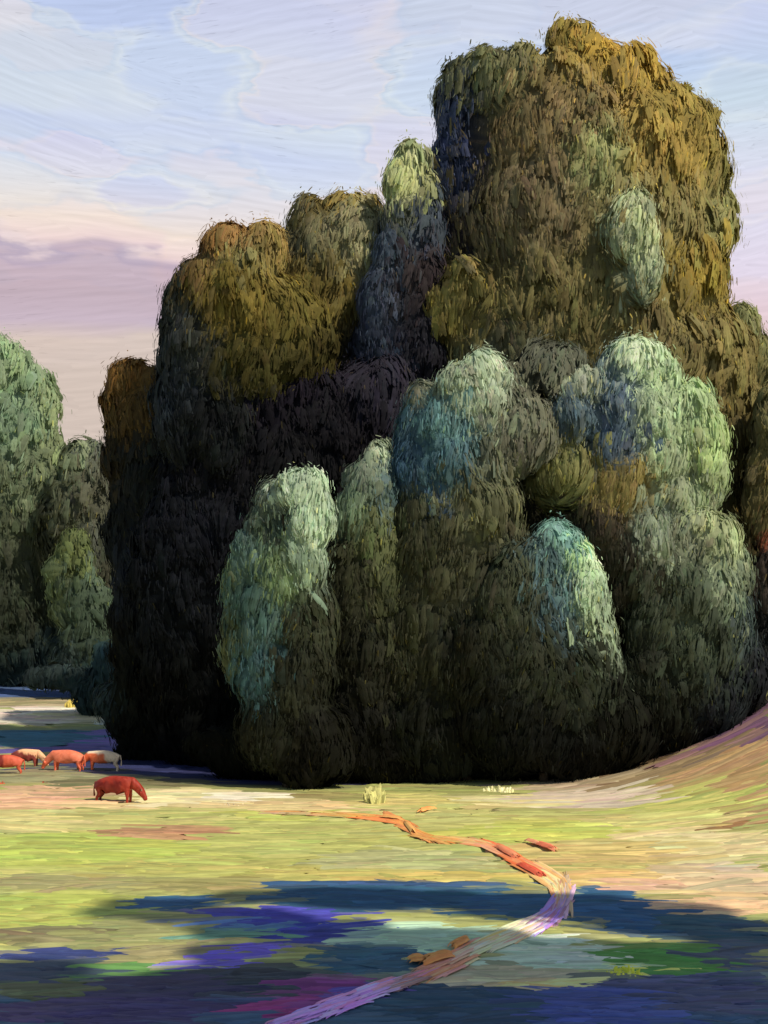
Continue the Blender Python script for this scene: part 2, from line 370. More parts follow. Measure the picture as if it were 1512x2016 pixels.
def build_path():
    p = np.array([(a, b) for a, b, *_ in PATH], float); w = np.array([q[2] for q in PATH], float) * 1.02
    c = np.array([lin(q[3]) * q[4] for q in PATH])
    u = np.arange(len(p)); uu = np.linspace(0, len(p) - 1, 220)
    px = np.interp(uu, u, p[:, 0]); py = np.interp(uu, u, p[:, 1])
    k = np.ones(7) / 7
    sm = lambda a: np.convolve(np.pad(a, 3, mode='edge'), k, 'valid')
    px, py = sm(px), sm(py); ww = np.interp(uu, u, w)
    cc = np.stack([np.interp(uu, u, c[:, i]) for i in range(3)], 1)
    tx, ty = np.gradient(px), np.gradient(py); l = np.hypot(tx, ty); nx, ny = -ty / l, tx / l
    cols = 7; s = np.linspace(-1, 1, cols)
    jit = 1 + .15 * np.sin(uu * 3.1) + .1 * np.sin(uu * 7.7)
    G = ground(px[:, None] + nx[:, None] * s * (ww * jit)[:, None], py[:, None] + ny[:, None] * s * (ww * jit)[:, None])
    G[..., 2] += 0.12 - 0.12 * s[None] ** 4
    mb = MB()
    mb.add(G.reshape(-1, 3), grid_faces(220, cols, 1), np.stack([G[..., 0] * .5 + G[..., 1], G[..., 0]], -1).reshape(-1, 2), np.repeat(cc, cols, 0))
    # worn streaks along the path
    n = 420; i = rng.integers(2, 217, n); s = rng.uniform(-.9, .9, n)
    Q = ground(px[i] + nx[i] * s * ww[i], py[i] + ny[i] * s * ww[i])
    Q2 = ground(px[i] + nx[i] * s * ww[i] + tx[i] / l[i] * 8, py[i] + ny[i] * s * ww[i] + ty[i] / l[i] * 8)
    Tn = nrm(Q2 - Q); C = cc[i] * np.exp(.1 * rng.standard_normal((n, 1))) * np.exp(.1 * rng.standard_normal((n, 3)))
    red = rng.random(n) < .25
    C[red] *= np.array([1.1, .75, .6])
    L = np.linalg.norm(Q2 - Q, axis=1) / 8 * rng.uniform(50, 120, n)
    W = Q[:, 1] / F * rng.uniform(7, 16, n)
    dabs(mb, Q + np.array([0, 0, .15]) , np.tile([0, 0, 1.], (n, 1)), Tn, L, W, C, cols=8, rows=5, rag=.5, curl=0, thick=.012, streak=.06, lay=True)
    # loose orange and rose strokes of bare soil beside it
    for x, y, L, W, a, c in ((838,1601,38,10,-.25,(246,150,84)),(1075,1676,50,14,.35,(236,128,92)),(1050,1668,40,9,.3,(248,156,112)),(905,1868,44,12,-.45,(250,160,84)),
                             (860,1898,70,18,-.3,(250,152,76)),(820,1903,40,16,-.1,(250,150,70)),(1000,1688,60,12,.5,(252,132,92)),(770,1618,60,9,.1,(250,160,90)),(806,1636,34,7,.9,(250,170,96)),
                             (1045,1722,70,14,.5,(246,100,70))):
        q = ground(np.array([x]), np.array([y])); q2 = ground(np.array([x + 10 * math.cos(a)]), np.array([y + 10 * math.sin(a)]))
        d = np.linalg.norm(q2 - q) / 10
        for j in range(3):
            dabs(mb, q + np.array([0, rng.normal(0, .15), .21 + j * .01]), np.array([[0, 0, 1.]]), q2 - q, d * L * rng.uniform(.7, 1.1), q[0, 1] / F * W * 1.6, (lin(c) * rng.uniform(1.1, 1.4) if y < 1770 else np.array([1.0, rng.uniform(.36, .46), .10]))[None], cols=9, rows=7, rag=.5, curl=0, thick=.05, lay=True)
    struct(mb.build('path', M_PATH))
build_path()


# ------------------------------------------------------------------ trees
def cube_sphere(n=9):
    g = np.linspace(-1, 1, n); a, b = np.meshgrid(g, g, indexing='ij'); V = []; Fc = []
    for k, (ax, sg) in enumerate([(0, 1), (0, -1), (1, 1), (1, -1), (2, 1), (2, -1)]):
        p = np.zeros((n, n, 3)); p[..., ax] = sg; p[..., (ax + 1) % 3] = a * sg; p[..., (ax + 2) % 3] = b
        V.append(nrm(p.reshape(-1, 3))); Fc.append(grid_faces(n, n, 1) + k * n * n)
    return np.concatenate(V), np.concatenate(Fc)
CSV, CSF = cube_sphere(9); CSF = CSF[:, ::-1]
CSV2, CSF2 = cube_sphere(17); CSF2 = CSF2[:, ::-1]

def lump(u, seed):
    r = np.random.default_rng(seed); k = r.normal(0, 3.2, (5, 3)); ph = r.uniform(0, 6.28, 5)
    return sum(np.sin(u @ k[i] + ph[i]) for i in range(5)) * 0.045

def tube(mb, pts, rad, col, seg=9):
    pts = np.array(pts, float); n = len(pts); T = nrm(np.gradient(pts, axis=0))
    A = nrm(np.cross(T, [0.3, 1, .1])); B = np.cross(T, A); th = np.linspace(0, 2 * np.pi, seg)
    R = np.array(rad)[:, None, None] * (1 + .08 * np.sin(3 * th))[None, :, None]
    V = pts[:, None] + R * (np.cos(th)[None, :, None] * A[:, None] + np.sin(th)[None, :, None] * B[:, None])
    uv = np.stack(np.broadcast_arrays(th[None] * .2, np.arange(n)[:, None] * 1.0), -1)
    mb.add(V.reshape(-1, 3), grid_faces(n, seg, 1), uv.reshape(-1, 2), np.tile(np.array(col), (n * seg, 1)))

def bumps(L):
    """smaller clumps growing out of the large ones"""
    out = []
    for c, r, col in L:
        for _ in range(4):
            u = nrm(rng.standard_normal(3)); f = rng.uniform(.25, .45)
            out.append((c + u * r * (1.02 - f * rng.uniform(.55, .85)), r * f * rng.uniform(.85, 1.2, 3), col * rng.uniform(.86, 1.16)))
    return out

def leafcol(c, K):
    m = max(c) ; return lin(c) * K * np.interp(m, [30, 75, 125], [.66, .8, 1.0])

KL = 1.85   # foliage reflectance against its colour in full light
def tree(name, label, cat, Y, lobes, base=None, K=KL, group=None, dens=1.0, up=0.25, fleck=1.0, dab=1.0, trunk_col=(70, 58, 44), world=None):
    """lobes: column, row, half width, half height, colour[, distance offset]; all become round clumps at their own distance"""
    L = []
    if world is None:
        for lb in lobes:
            cx, cy, rx, ry, c = lb[:5]; dy = lb[5] if len(lb) > 5 else 0.0  # clump colours hold painted highlights and shade
            y = Y + dy; s = y / F
            r = np.array([rx * s, max(min(rx, ry) * s, 0.8) * 0.9, ry * s])
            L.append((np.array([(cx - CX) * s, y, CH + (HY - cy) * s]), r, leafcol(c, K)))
    else:
        L = [(np.array(p, float), np.array(r, float), leafcol(c, K)) for p, r, c in world]
    def grey(c):
        if c[2] > c[0]: return (c + (c.mean() - c) * .28) * np.array([.9, .98, 1.08]) * np.interp(c.max(), [.1, .25], [1.5, 1.0])
        c = c + (c @ np.array([.3, .6, .1]) - c) * (.24 if c[1] >= c[0] else .06)
        return c * np.array([.96, .94, .88]) if c[1] > c[0] else c * np.array([.95, 1.06, 1.15]) * np.interp(c.max(), [.04, .12, .3], [1.0, 1.5, 1.3])
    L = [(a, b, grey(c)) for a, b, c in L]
    n_main = len(L)
    if world is None: L = L + bumps(L)
    cen = np.array([l[0] for l in L]); rad = np.array([l[1] for l in L]); colr = np.array([l[2] for l in L])
    if base is None:
        w = rad.prod(1); base = ((cen[:, 0] * w).sum() / w.sum(), (cen[:, 1] * w).sum() / w.sum())
    bx, by = base; bz = float(gz(bx, by)); B0 = np.array([bx, by, bz])
    root = bpy.data.objects.new(name, None); COL.objects.link(root); root.location = (bx, by, bz)
    root['label'] = label; root['category'] = cat
    if group: root['group'] = group
    mb = MB()
    A_ = 3.6
    tc_ = (cen - rad).min(0) * .5 + (cen + rad).max(0) * .5; tr_ = np.maximum(((cen + rad).max(0) - (cen - rad).min(0)) * .5, 1)
    def field(P):
        q = (((P[:, None] - cen[None, NB]) / rad[None, NB]) ** 2).sum(2)
        return np.exp(-A_ * (q - 1)), q
    def surface(c, r, u, kmax=1.8):
        lo = np.full(len(u), .95); hi = np.full(len(u), kmax)
        for _ in range(9):
            m = (lo + hi) / 2; f = field(c + u * r * m[:, None])[0].sum(1); up_ = f > 1
            lo = np.where(up_, m, lo); hi = np.where(up_, hi, m)
        return (lo + hi) / 2
    def relief(P, ms): return lump(P * .35, 5) * 1.8 + lump(P * .9, 6) * 2.6 * min(1, ms / 2)
    def near_colour(P, jit):
        w, q = field(P + rng.normal(0, jit, P.shape)); w = np.exp(-4.0 * (q - q.min(1, keepdims=True)))
        w /= w.sum(1, keepdims=True); return w @ colr[NB]
    for i, (c, r, col) in enumerate(L):
        sd_ = rng.integers(1 << 30)
        NB = np.nonzero(np.linalg.norm(cen - c, axis=1) < r.max() * 1.25 + rad.max(1) * 1.25)[0]
        px = c[1] / 65.0
        SV, SF = (CSV, CSF) if world is not None or i >= n_main else (CSV2, CSF2)
        k = surface(c, r, SV, 1.45); Pc = c + SV * r * k[:, None]
        Nc = nrm(SV / r)
        Pc = Pc + Nc * ((relief(Pc, min(r)) - .07) * px)[:, None] - SV * r * .02
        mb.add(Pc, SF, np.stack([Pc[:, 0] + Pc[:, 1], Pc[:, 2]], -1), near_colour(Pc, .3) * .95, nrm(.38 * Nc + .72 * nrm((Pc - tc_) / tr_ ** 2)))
        area = 4 * np.pi * ((r[0] * r[1]) ** 1.6 / 3 + (r[0] * r[2]) ** 1.6 / 3 + (r[1] * r[2]) ** 1.6 / 3) ** (1 / 1.6)
        for kind in (0, 1, 2):
            if kind == 0: n = int(area * 5.0 * dens / px ** 2); Ls, Ws = (.9, 2.2), (.25, .55)
            elif kind == 1: n = int(area * 11.0 * dens / px ** 2); Ls, Ws = (.4, 1.3), (.05, .13)
            else: n = int(area * 26.0 * dens * fleck / px ** 2); Ls, Ws = (.14, .55), (.03, .08)
            n = max(n, 6)
            u = nrm(rng.standard_normal((n, 3)))
            k0 = surface(c, r, u); w, q = field(c + u * r * k0[:, None])
            keep = (NB[q.argmin(1)] == i) & (k0 < 1.75)
            u, k0 = u[keep], k0[keep]; n = len(u)
            if n == 0: continue
            P0 = c + u * r * k0[:, None]
            w, q = field(P0)
            N = nrm((w[..., None] * (P0[:, None] - cen[None, NB]) / rad[None, NB] ** 2).sum(1))
            ms = min(r)
            lift = relief(P0, ms) * px + (rng.normal(-.01, .015, n) if kind == 0 else rng.gamma(1.0, .05, n) if kind == 1 else np.minimum(rng.gamma(1.1, .16, n), .5) * np.minimum(1, ms)) * px
            P = P0 + N * lift[:, None]
            keep = P[:, 2] > gz(P[:, 0], P[:, 1]) - .3
            P, N = P[keep], N[keep]; n = len(P)
            if n == 0: continue
            C = near_colour(P, (.5, .4, .4)[kind] * px)
            C = C * np.exp((.05, .055, .12)[kind] * rng.standard_normal((n, 1))) * np.exp(.035 * rng.standard_normal((n, 3)))
            C = C * (1 + 2.2 * lump(P * .8, 11))[:, None]
            if kind == 2:
                fl = rng.random(n) < .03; C[fl] = C[fl] * np.array([1.7, 1.5, .9]) + np.array([.02, .016, 0])
            T = np.array([0, 0, 1.]) + rng.normal(0, .15, (n, 3)) + .25 * np.stack([lump(P * .25, 3), lump(P * .25, 4), 0 * P[:, 0]], -1) * 8
            if kind: T = T + N * (up if kind == 1 else up * 3) * rng.random((n, 1))
            NN = N + rng.normal(0, (.05, .07, .2)[kind], (n, 3))
            SN = nrm(.38 * N + .72 * nrm((P - tc_) / tr_ ** 2) + rng.normal(0, (.08, .12, .2)[kind], (n, 3)))
            LL = rng.uniform(*Ls, n) * px * dab; WW = rng.uniform(*Ws, n) * px * dab
            lim = max(1.2 * min(r[0], r[2]), .8 * px); LL = np.minimum(LL, lim); WW = np.minimum(WW, lim * .5)
            cv = min(.22, float(np.median(LL)) / (4.0 * ms))
            if kind == 0: dabs(mb, P, NN, T, LL, WW, C, 8, 5, .45, cv, .012, .06, SN)
            elif kind == 1: dabs(mb, P, NN, T, LL, WW, C, 4, 4, .45, cv * .7, .01, .07, SN)
            else: dabs(mb, P, NN, T, LL, WW, C, 2, 3, .5, .05, .01, .08, SN)
    mb.build('crown', M_LEAF, root, origin=B0)
    # trunk with limbs into the clumps
    tb = MB(); topz = cen[:, 2].max(); H = topz - bz; r0 = max(.12, H * .017); tc = lin(trunk_col)
    fork = B0 + np.array([0, 0, H * .35]); k = np.argmax(cen[:, 2])
    tube(tb, [B0 - [0, 0, .4], B0 + [.05 * H * .1, 0, H * .12], fork, .5 * (fork + cen[k]), cen[k]], [r0 * 1.25, r0, r0 * .8, r0 * .45, r0 * .15], tc)
    for j in range(0, len(L), max(1, len(L) // 8)):
        if j == k or cen[j, 2] < bz + H * .25: continue
        st = B0 + np.array([0, 0, min(H * .3, (cen[j, 2] - bz) * .6)])
        tube(tb, [st, .5 * (st + cen[j]) + [0, 0, .04 * H], cen[j]], [r0 * .6, r0 * .35, r0 * .1], tc, 7)
    tb.build('trunk', M_BARK, root, origin=B0)
    return root

# --- the tall olive tree on the right
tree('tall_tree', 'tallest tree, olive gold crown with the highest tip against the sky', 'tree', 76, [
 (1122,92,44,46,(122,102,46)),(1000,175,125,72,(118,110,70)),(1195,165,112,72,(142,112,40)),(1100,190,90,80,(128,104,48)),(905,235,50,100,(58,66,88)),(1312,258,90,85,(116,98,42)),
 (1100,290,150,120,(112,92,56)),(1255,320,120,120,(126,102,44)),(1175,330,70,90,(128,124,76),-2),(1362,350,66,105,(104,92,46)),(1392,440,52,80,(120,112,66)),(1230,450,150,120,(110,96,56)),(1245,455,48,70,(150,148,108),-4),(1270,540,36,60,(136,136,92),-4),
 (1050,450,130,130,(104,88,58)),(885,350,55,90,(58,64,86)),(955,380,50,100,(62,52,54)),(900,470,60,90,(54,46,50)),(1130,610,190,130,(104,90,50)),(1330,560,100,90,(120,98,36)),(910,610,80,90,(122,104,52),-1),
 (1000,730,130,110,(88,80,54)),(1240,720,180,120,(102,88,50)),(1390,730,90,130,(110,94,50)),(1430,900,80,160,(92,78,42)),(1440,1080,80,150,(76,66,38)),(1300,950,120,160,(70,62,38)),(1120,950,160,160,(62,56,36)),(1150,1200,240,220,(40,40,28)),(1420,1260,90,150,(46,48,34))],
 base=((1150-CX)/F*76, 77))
# --- middle tree
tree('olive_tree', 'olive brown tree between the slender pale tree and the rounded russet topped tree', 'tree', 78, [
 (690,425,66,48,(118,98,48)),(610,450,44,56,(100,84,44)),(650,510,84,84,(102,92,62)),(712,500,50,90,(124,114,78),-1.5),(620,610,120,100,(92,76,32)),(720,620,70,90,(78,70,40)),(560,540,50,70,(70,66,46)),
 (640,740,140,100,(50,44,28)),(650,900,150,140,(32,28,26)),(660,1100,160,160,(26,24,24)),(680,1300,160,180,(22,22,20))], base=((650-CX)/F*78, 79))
# --- slender tree
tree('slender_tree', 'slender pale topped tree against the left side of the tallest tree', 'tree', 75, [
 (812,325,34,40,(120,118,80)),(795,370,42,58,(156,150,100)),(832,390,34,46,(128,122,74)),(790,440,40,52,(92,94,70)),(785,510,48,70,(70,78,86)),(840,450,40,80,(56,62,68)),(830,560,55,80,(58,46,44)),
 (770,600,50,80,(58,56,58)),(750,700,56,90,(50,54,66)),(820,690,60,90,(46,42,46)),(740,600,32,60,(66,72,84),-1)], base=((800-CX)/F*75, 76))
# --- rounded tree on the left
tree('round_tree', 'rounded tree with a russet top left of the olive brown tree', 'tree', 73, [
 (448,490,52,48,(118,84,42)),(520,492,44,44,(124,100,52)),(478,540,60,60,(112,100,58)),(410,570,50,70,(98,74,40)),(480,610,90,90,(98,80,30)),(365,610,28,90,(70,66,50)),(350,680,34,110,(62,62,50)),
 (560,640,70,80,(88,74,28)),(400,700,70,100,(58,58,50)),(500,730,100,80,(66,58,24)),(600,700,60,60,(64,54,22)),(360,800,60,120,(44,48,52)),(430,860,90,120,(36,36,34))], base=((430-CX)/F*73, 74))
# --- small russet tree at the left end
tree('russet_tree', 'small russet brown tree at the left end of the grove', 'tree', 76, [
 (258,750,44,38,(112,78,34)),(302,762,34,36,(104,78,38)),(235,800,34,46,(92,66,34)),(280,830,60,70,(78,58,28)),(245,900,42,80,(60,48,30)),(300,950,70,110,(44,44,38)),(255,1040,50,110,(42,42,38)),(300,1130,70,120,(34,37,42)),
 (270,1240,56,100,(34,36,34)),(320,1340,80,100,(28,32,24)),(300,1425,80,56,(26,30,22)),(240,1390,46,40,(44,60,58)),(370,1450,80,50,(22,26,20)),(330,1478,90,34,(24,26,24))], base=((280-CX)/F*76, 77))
# --- tree added to paint the dark shade of the hollow
tree('hollow_shade_tree', 'added tree painted near black as the shade in the hollow behind the left sage bush', 'tree', 74, [
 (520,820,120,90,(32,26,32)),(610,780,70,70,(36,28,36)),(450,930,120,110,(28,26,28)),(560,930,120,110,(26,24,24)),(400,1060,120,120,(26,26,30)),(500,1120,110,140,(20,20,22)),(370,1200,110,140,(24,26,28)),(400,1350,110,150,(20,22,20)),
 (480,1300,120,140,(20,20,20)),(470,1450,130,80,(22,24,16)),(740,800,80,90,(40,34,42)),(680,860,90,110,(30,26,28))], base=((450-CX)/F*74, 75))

SAGE = 'sage green bushes along the front of the grove'
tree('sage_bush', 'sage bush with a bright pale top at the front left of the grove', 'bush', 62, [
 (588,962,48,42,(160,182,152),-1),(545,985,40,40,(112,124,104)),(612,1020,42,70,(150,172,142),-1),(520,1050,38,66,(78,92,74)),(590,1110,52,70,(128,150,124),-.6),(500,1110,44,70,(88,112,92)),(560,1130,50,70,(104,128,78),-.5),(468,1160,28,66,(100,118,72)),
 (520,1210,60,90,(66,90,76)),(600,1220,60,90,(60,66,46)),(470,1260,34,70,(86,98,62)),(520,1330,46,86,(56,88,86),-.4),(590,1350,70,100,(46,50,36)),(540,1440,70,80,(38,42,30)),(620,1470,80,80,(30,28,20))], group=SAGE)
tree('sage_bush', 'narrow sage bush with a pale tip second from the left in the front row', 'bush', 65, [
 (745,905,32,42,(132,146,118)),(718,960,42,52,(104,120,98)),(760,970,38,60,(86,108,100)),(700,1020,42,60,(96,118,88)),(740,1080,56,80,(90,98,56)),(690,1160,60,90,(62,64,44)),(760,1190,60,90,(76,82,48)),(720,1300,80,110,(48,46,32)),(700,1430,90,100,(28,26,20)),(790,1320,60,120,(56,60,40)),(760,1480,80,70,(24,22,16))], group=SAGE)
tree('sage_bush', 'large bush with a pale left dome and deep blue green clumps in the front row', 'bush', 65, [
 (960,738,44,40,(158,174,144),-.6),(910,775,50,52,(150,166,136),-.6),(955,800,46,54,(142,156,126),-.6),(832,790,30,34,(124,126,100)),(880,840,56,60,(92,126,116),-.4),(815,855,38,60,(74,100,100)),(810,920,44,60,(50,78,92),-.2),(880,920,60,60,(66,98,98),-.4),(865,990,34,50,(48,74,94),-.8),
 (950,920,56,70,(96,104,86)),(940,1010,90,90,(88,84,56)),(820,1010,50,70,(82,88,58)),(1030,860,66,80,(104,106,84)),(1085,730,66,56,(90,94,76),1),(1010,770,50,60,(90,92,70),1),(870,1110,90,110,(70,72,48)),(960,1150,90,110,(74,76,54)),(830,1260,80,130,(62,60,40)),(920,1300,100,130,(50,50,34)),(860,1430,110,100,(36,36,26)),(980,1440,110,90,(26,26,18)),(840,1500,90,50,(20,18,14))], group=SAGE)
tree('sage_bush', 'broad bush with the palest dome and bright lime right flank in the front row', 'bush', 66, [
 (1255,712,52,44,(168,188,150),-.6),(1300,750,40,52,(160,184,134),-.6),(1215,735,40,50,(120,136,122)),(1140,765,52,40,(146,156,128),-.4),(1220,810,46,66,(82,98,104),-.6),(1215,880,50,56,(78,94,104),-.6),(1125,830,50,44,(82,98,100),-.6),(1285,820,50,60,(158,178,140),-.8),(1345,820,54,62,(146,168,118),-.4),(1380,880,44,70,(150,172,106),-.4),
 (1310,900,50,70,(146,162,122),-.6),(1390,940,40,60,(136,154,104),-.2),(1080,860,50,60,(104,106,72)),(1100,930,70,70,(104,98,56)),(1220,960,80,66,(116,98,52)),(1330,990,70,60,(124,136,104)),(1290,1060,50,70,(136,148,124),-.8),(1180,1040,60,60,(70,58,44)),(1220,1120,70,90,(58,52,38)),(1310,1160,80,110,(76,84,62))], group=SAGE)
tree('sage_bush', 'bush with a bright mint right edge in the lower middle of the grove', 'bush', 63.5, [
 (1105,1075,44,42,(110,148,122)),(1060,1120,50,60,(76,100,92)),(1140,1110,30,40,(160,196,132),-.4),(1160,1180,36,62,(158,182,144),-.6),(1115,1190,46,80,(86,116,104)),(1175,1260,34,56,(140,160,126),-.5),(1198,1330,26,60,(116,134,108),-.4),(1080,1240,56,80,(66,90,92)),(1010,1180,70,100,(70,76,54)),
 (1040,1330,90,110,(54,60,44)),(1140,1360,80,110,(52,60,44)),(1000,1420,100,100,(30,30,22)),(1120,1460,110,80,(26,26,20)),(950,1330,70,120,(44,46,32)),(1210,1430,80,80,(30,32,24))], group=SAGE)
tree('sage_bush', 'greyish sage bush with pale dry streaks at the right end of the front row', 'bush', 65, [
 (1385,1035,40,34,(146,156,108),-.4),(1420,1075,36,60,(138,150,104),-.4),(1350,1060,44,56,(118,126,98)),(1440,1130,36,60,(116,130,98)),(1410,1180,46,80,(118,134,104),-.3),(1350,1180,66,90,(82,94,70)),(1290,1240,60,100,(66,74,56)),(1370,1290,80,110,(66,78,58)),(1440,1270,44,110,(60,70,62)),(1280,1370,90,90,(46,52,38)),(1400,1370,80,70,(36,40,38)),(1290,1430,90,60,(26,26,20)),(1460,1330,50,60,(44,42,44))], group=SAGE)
# --- far right
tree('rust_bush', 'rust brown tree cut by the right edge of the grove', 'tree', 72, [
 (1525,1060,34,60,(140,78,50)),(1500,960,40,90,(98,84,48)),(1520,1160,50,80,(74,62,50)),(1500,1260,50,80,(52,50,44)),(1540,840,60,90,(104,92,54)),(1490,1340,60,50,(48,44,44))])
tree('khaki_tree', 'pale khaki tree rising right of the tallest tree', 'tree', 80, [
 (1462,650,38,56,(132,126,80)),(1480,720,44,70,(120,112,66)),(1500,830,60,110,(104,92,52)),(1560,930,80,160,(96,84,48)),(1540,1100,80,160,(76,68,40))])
# --- left far group
FAR = 'pale trees at the far side of the meadow'
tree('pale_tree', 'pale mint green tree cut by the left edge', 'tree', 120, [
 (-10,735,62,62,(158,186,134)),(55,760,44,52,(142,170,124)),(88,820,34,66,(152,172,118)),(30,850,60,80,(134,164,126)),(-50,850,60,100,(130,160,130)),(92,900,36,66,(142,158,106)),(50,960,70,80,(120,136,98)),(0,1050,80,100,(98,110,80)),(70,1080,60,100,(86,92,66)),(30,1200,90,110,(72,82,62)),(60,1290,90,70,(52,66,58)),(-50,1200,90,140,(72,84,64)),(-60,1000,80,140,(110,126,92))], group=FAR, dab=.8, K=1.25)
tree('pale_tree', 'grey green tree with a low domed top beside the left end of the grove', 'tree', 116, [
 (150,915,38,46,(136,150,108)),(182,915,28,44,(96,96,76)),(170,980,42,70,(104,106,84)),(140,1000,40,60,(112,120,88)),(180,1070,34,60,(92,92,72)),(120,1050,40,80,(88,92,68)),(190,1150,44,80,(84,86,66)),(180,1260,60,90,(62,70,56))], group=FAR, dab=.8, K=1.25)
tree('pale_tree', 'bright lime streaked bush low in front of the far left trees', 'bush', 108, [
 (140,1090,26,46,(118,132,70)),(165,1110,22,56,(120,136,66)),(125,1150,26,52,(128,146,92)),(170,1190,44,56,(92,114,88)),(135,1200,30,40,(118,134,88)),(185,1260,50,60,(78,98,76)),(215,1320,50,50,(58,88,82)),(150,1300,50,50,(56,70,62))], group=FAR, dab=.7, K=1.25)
tree('low_bush', 'low dark olive bush at the foot of the far left trees', 'bush', 96, [
 (260,1370,80,46,(42,50,24)),(190,1375,50,34,(40,56,52)),(330,1400,80,50,(32,38,20)),(240,1330,50,60,(46,66,60)),(110,1335,60,26,(48,58,50)),(400,1440,70,50,(24,28,18))], dab=.7)
tree('low_bush', 'low black green thicket at the foot of the dark hollow', 'bush', 66, [
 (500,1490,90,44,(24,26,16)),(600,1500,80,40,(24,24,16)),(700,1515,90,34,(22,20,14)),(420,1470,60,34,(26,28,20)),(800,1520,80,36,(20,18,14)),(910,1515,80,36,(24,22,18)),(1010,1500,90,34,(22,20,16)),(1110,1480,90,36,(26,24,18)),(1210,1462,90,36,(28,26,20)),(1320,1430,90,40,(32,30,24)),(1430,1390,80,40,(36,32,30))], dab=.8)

# --- unseen trees added right of the frame, crowns shaped to cast the foreground shade
def shade(cells, s):
    out = []
    for px, py, r in cells:
      g0_ = ground(np.array([float(px)]), np.array([float(py)]))[0]
      for _ in range(3):
        g = g0_ + np.array([rng.uniform(-1.3, 1.3) * r, rng.uniform(-.5, .5) * r, 0]); k = s
        while True:
            p = g + SUN * k
            if p[1] < 2 or (p[0] - 2.4 * r - 1) / p[1] * F + CX > 1560: break
            k += .5
        out.append((p, (r * 1.3, r * 1.0, r * .4), (86, 92, 50)))
    return out
tree('sun_blocker_tree', 'unseen tree added right of the viewer, crown shaped to shade the foreground', 'tree', 30, None, world=shade(
 [(560,1772,.9),(640,1772,1.0),(720,1772,1.05),(800,1775,1.05),(880,1778,1.0),(960,1780,1.0),(1040,1790,1.05),(1095,1806,1.0),(1150,1792,1.1),(1220,1795,1.15),(1290,1800,1.1),(1360,1830,1.0),(1440,1838,1.1),(1520,1840,1.2),(1600,1850,1.4)], 27), base=(21, 21.0), dens=.35)
tree('sun_blocker_tree', 'second unseen tree added right of the viewer, crown shaped to shade the foreground', 'tree', 25, None, world=shade(
 [(300,1800,.8),(380,1805,.8),(450,1812,.8),(520,1835,.8),(590,1845,.8),(670,1840,.8),(420,1880,.8),(500,1890,.8),(600,1900,.9),(700,1910,.9),(300,1785,.6),(400,1800,.6),(500,1820,.6),(600,1835,.7),(680,1870,.9),(760,1895,.9),(60,1925,1.0),(200,1950,1.0),(340,1960,1.0),(480,1930,1.0),(620,1960,1.2),(760,1985,1.2),(900,2000,1.1),(1040,1995,1.1),(1180,1985,1.0),(1330,1980,1.1),(1480,1950,1.2),(1420,1890,1.1),(1320,1900,1.0),(1220,1895,1.0),(1120,1885,1.0),(1020,1890,.9),(940,1900,.9),(860,1865,.9),(780,1850,.7),(980,1940,1.0),(1100,1940,1.0),(1250,1945,1.0),(1620,1960,1.5),
  (0,2010,1.5),(200,2020,1.4),(420,2020,1.4),(640,2060,1.5),(900,2080,1.5),(1200,2080,1.5),(1500,2060,1.5),(1540,1880,1.2)], 22), base=(15, 12.0), dens=.35)


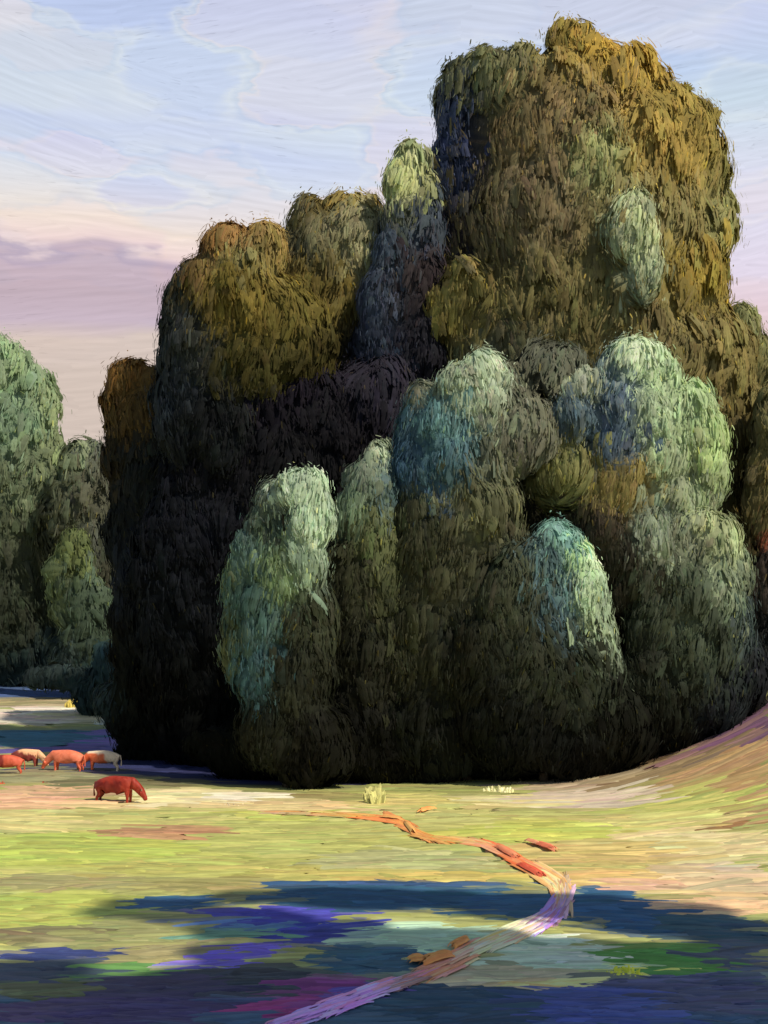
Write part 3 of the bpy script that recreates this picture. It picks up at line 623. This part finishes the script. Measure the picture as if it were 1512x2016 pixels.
# ------------------------------------------------------------------ cows
def cow(label, px, py, heading, scale, cols, graze=True, name='cow'):
    """cols: function of the local point (x forward, z up) -> display colour"""
    g0 = ground(np.array([float(px)]), np.array([float(py)]))[0]
    V = []; R = []; E = []
    def add(p, r, par=None):
        V.append(p); R.append(r)
        if par is not None: E.append((par, len(V) - 1))
        return len(V) - 1
    pel = add((-.72, 0, 1.08), (.30, .34)); b1 = add((-.30, 0, 1.02), (.37, .44), pel); b2 = add((.20, 0, .99), (.37, .44), b1); ch = add((.62, 0, 1.04), (.29, .36), b2)
    wi = add((.84, 0, 1.10), (.22, .28), ch)
    if graze: nk = add((1.12, 0, .86), (.18, .23), wi); pl = add((1.34, 0, .62), (.14, .16), nk); mz = add((1.47, 0, .38), (.11, .11), pl); end = add((1.50, 0, .27), (.10, .10), mz)
    else: nk = add((1.08, 0, 1.24), (.16, .2), wi); pl = add((1.30, 0, 1.36), (.13, .15), nk); mz = add((1.56, 0, 1.22), (.09, .10), pl); end = add((1.66, 0, 1.16), (.07, .08), mz)
    for sy in (-1, 1):
        h = add((-.78, .17 * sy, .80), (.17, .20), pel); kn = add((-.70, .19 * sy, .58), (.11, .13), h); hk = add((-.88, .19 * sy, .36), (.065, .075), kn); ft = add((-.84, .19 * sy, .07), (.06, .06), hk); add((-.78, .19 * sy, .0), (.06, .06), ft)
        s = add((.62, .17 * sy, .74), (.14, .16), ch); k2 = add((.66, .18 * sy, .42), (.07, .08), s); f2 = add((.64, .18 * sy, .08), (.055, .055), k2); add((.69, .18 * sy, .0), (.055, .055), f2)
        add((pl and V[pl][0] - .04, .22 * sy, V[pl][2] + .05), (.035, .05), pl)
    t1 = add((-1.02, 0, 1.12), (.05, .05), pel); t2 = add((-1.10, 0, .75), (.03, .03), t1); add((-1.08, 0, .42), (.05, .05), t2)
    me = bpy.data.meshes.new('tmp'); me.from_pydata(V, E, []); ob = bpy.data.objects.new('tmp', me); COL.objects.link(ob)
    md = ob.modifiers.new('s', 'SKIN'); sv = me.skin_vertices[0].data
    for i, r in enumerate(R): sv[i].radius = r
    sv[0].use_root = True
    ss_ = ob.modifiers.new('d', 'SUBSURF'); ss_.levels = 2; ss_.render_levels = 2
    dg = bpy.context.evaluated_depsgraph_get(); m2 = bpy.data.meshes.new_from_object(ob.evaluated_get(dg))
    bpy.data.objects.remove(ob); bpy.data.meshes.remove(me)
    root = bpy.data.objects.new(name, None); COL.objects.link(root)
    root.location = (g0[0], g0[1], g0[2] - .10); root.rotation_euler = (0, 0, heading); root.scale = (scale,) * 3
    root['label'] = label; root['category'] = 'cow'; root['group'] = 'cattle grazing on the meadow'
    m2.name = 'body'; m2.materials.clear(); m2.materials.append(M_COW)
    co = np.zeros(len(m2.vertices) * 3); m2.vertices.foreach_get('co', co); co = co.reshape(-1, 3)
    a = m2.color_attributes.new('Col', 'FLOAT_COLOR', 'POINT')
    cc = np.array([lin(cols(p)) for p in co]) * 1.15
    a.data.foreach_set('color', np.concatenate([cc, np.ones((len(cc), 1))], 1).astype(np.float32).ravel())
    u = m2.uv_layers.new(name='uv'); vi = np.zeros(len(m2.loops), np.int32); m2.loops.foreach_get('vertex_index', vi)
    u.data.foreach_set('uv', np.stack([co[vi, 2], co[vi, 0]], 1).astype(np.float32).ravel())
    m2.polygons.foreach_set('use_smooth', np.ones(len(m2.polygons), bool))
    b = bpy.data.objects.new('body', m2); COL.objects.link(b); b.parent = root
    hz, hx = V[pl][2] + .12, V[pl][0]
    for sy in (-1, 1):
        hb = MB(); tube(hb, [(hx - .02, .07 * sy, hz - .04), (hx + .02, .17 * sy, hz + .03), (hx + .05, .2 * sy, hz + .12)], [.03, .025, .006], lin((196, 176, 150)), 7)
        hb.build('horn', M_COW, root)
    return root

jit = lambda c, k=10: tuple(np.clip(np.array(c) + random.uniform(-k, k), 5, 250))
cow('salmon orange cow grazing third from the left edge in the back row', 132, 1520, math.pi - .15, .98, lambda p: jit((238, 128, 92) if p[2] > .7 else (226, 108, 76)))
cow('orange cow with a cream rump, rightmost of the back row', 203, 1519, math.pi + .1, .94, lambda p: jit((232, 208, 172) if p[0] < -.15 + .3 * (p[2] - .9) or p[2] > 1.25 else (232, 116, 70)))
cow('maroon cow with a cream peach back, second from the left edge', 52, 1512, -.12, .88, lambda p: jit((246, 184, 134) if p[2] + .25 * p[0] > 1.14 or p[0] > .75 else (140, 62, 50)), graze=True)
cow('red orange cow cut by the left edge of the picture', 12, 1527, math.pi + .2, .9, lambda p: jit((206, 92, 64) if p[0] < .1 else (128, 44, 34)))
cow('dark brick red cow grazing alone nearest the viewer', 228, 1582, -.22, .98, lambda p: jit((150, 50, 34) if p[2] > 1.15 or p[0] > .4 else (112, 32, 24), 14))

# ------------------------------------------------------------------ little plants and stones at the edge of the meadow
def tuft(name, label, cat, px, py, h, w, col, n=60, K=1.1):
    g0 = ground(np.array([float(px)]), np.array([float(py)]))[0]; s = g0[1] / F
    mb = MB(); a = rng.uniform(0, 6.28, n); r = rng.random(n) ** .5 * w * s * .5
    P = np.stack([np.cos(a) * r, np.sin(a) * r, np.zeros(n)], -1)
    hh = h * s * rng.uniform(.4, 1, n) * (1 - .5 * (r / (w * s * .5)) ** 2)
    P[:, 2] = hh * .5
    T = np.stack([np.cos(a) * .3 * rng.random(n), np.sin(a) * .3 * rng.random(n), np.ones(n)], -1)
    N = np.stack([rng.normal(0, .5, n), -np.ones(n), np.full(n, .3)], -1)
    C = lin(col) * K * np.exp(.2 * rng.standard_normal((n, 1)))
    dabs(mb, P, N, T, hh * 1.1, np.maximum(hh * .35, 1.5 * s), C, 4, 4, .5, .1, .01)
    R_ = w * s * .5; u_ = CSV * np.array([R_, R_, h * s * .25]); mb.add(u_, CSF, u_[:, :2].copy(), np.tile(lin(col) * K * .9, (len(u_), 1)))
    o = mb.build(name, M_GRASS); o.location = g0; o['label'] = label; o['category'] = cat
    return o
tuft('pale_shrub', 'upright pale yellow green shrub at the near edge of the grove', 'shrub', 738, 1585, 46, 40, (206, 200, 122), 90)
tuft('pale_shrub', 'small yellow shrub beside the pale field at the far left', 'shrub', 142, 1394, 22, 26, (214, 190, 92), 50)
tuft('pale_shrub', 'tiny yellow green shrub in the dark foot of the grove right of the centre', 'shrub', 1088, 1470, 30, 24, (196, 186, 84), 26)
tuft('dry_tuft', 'chalky dry tuft at the right tip of the pale far field', 'plant', 212, 1425, 12, 70, (206, 208, 186), 60)
tuft('dry_tuft', 'chalky white tuft on the meadow below the dark thicket', 'plant', 458, 1590, 10, 60, (222, 204, 172), 50)
tuft('dry_tuft', 'cream tuft where the meadow meets the middle of the grove', 'plant', 985, 1562, 18, 70, (232, 222, 160), 60)
tuft('red_tuft', 'tiny rust red plant between the back row and the lone cow', 'plant', 87, 1545, 9, 14, (168, 70, 44), 18)
tuft('red_tuft', 'tiny orange red plant at the left edge of the meadow', 'plant', 3, 1548, 14, 14, (220, 96, 60), 18)
tuft('green_clump', 'bright lemon green grass clump in the shaded right foreground', 'plant', 1232, 1926, 26, 74, (230, 226, 60), 70, 2.4)
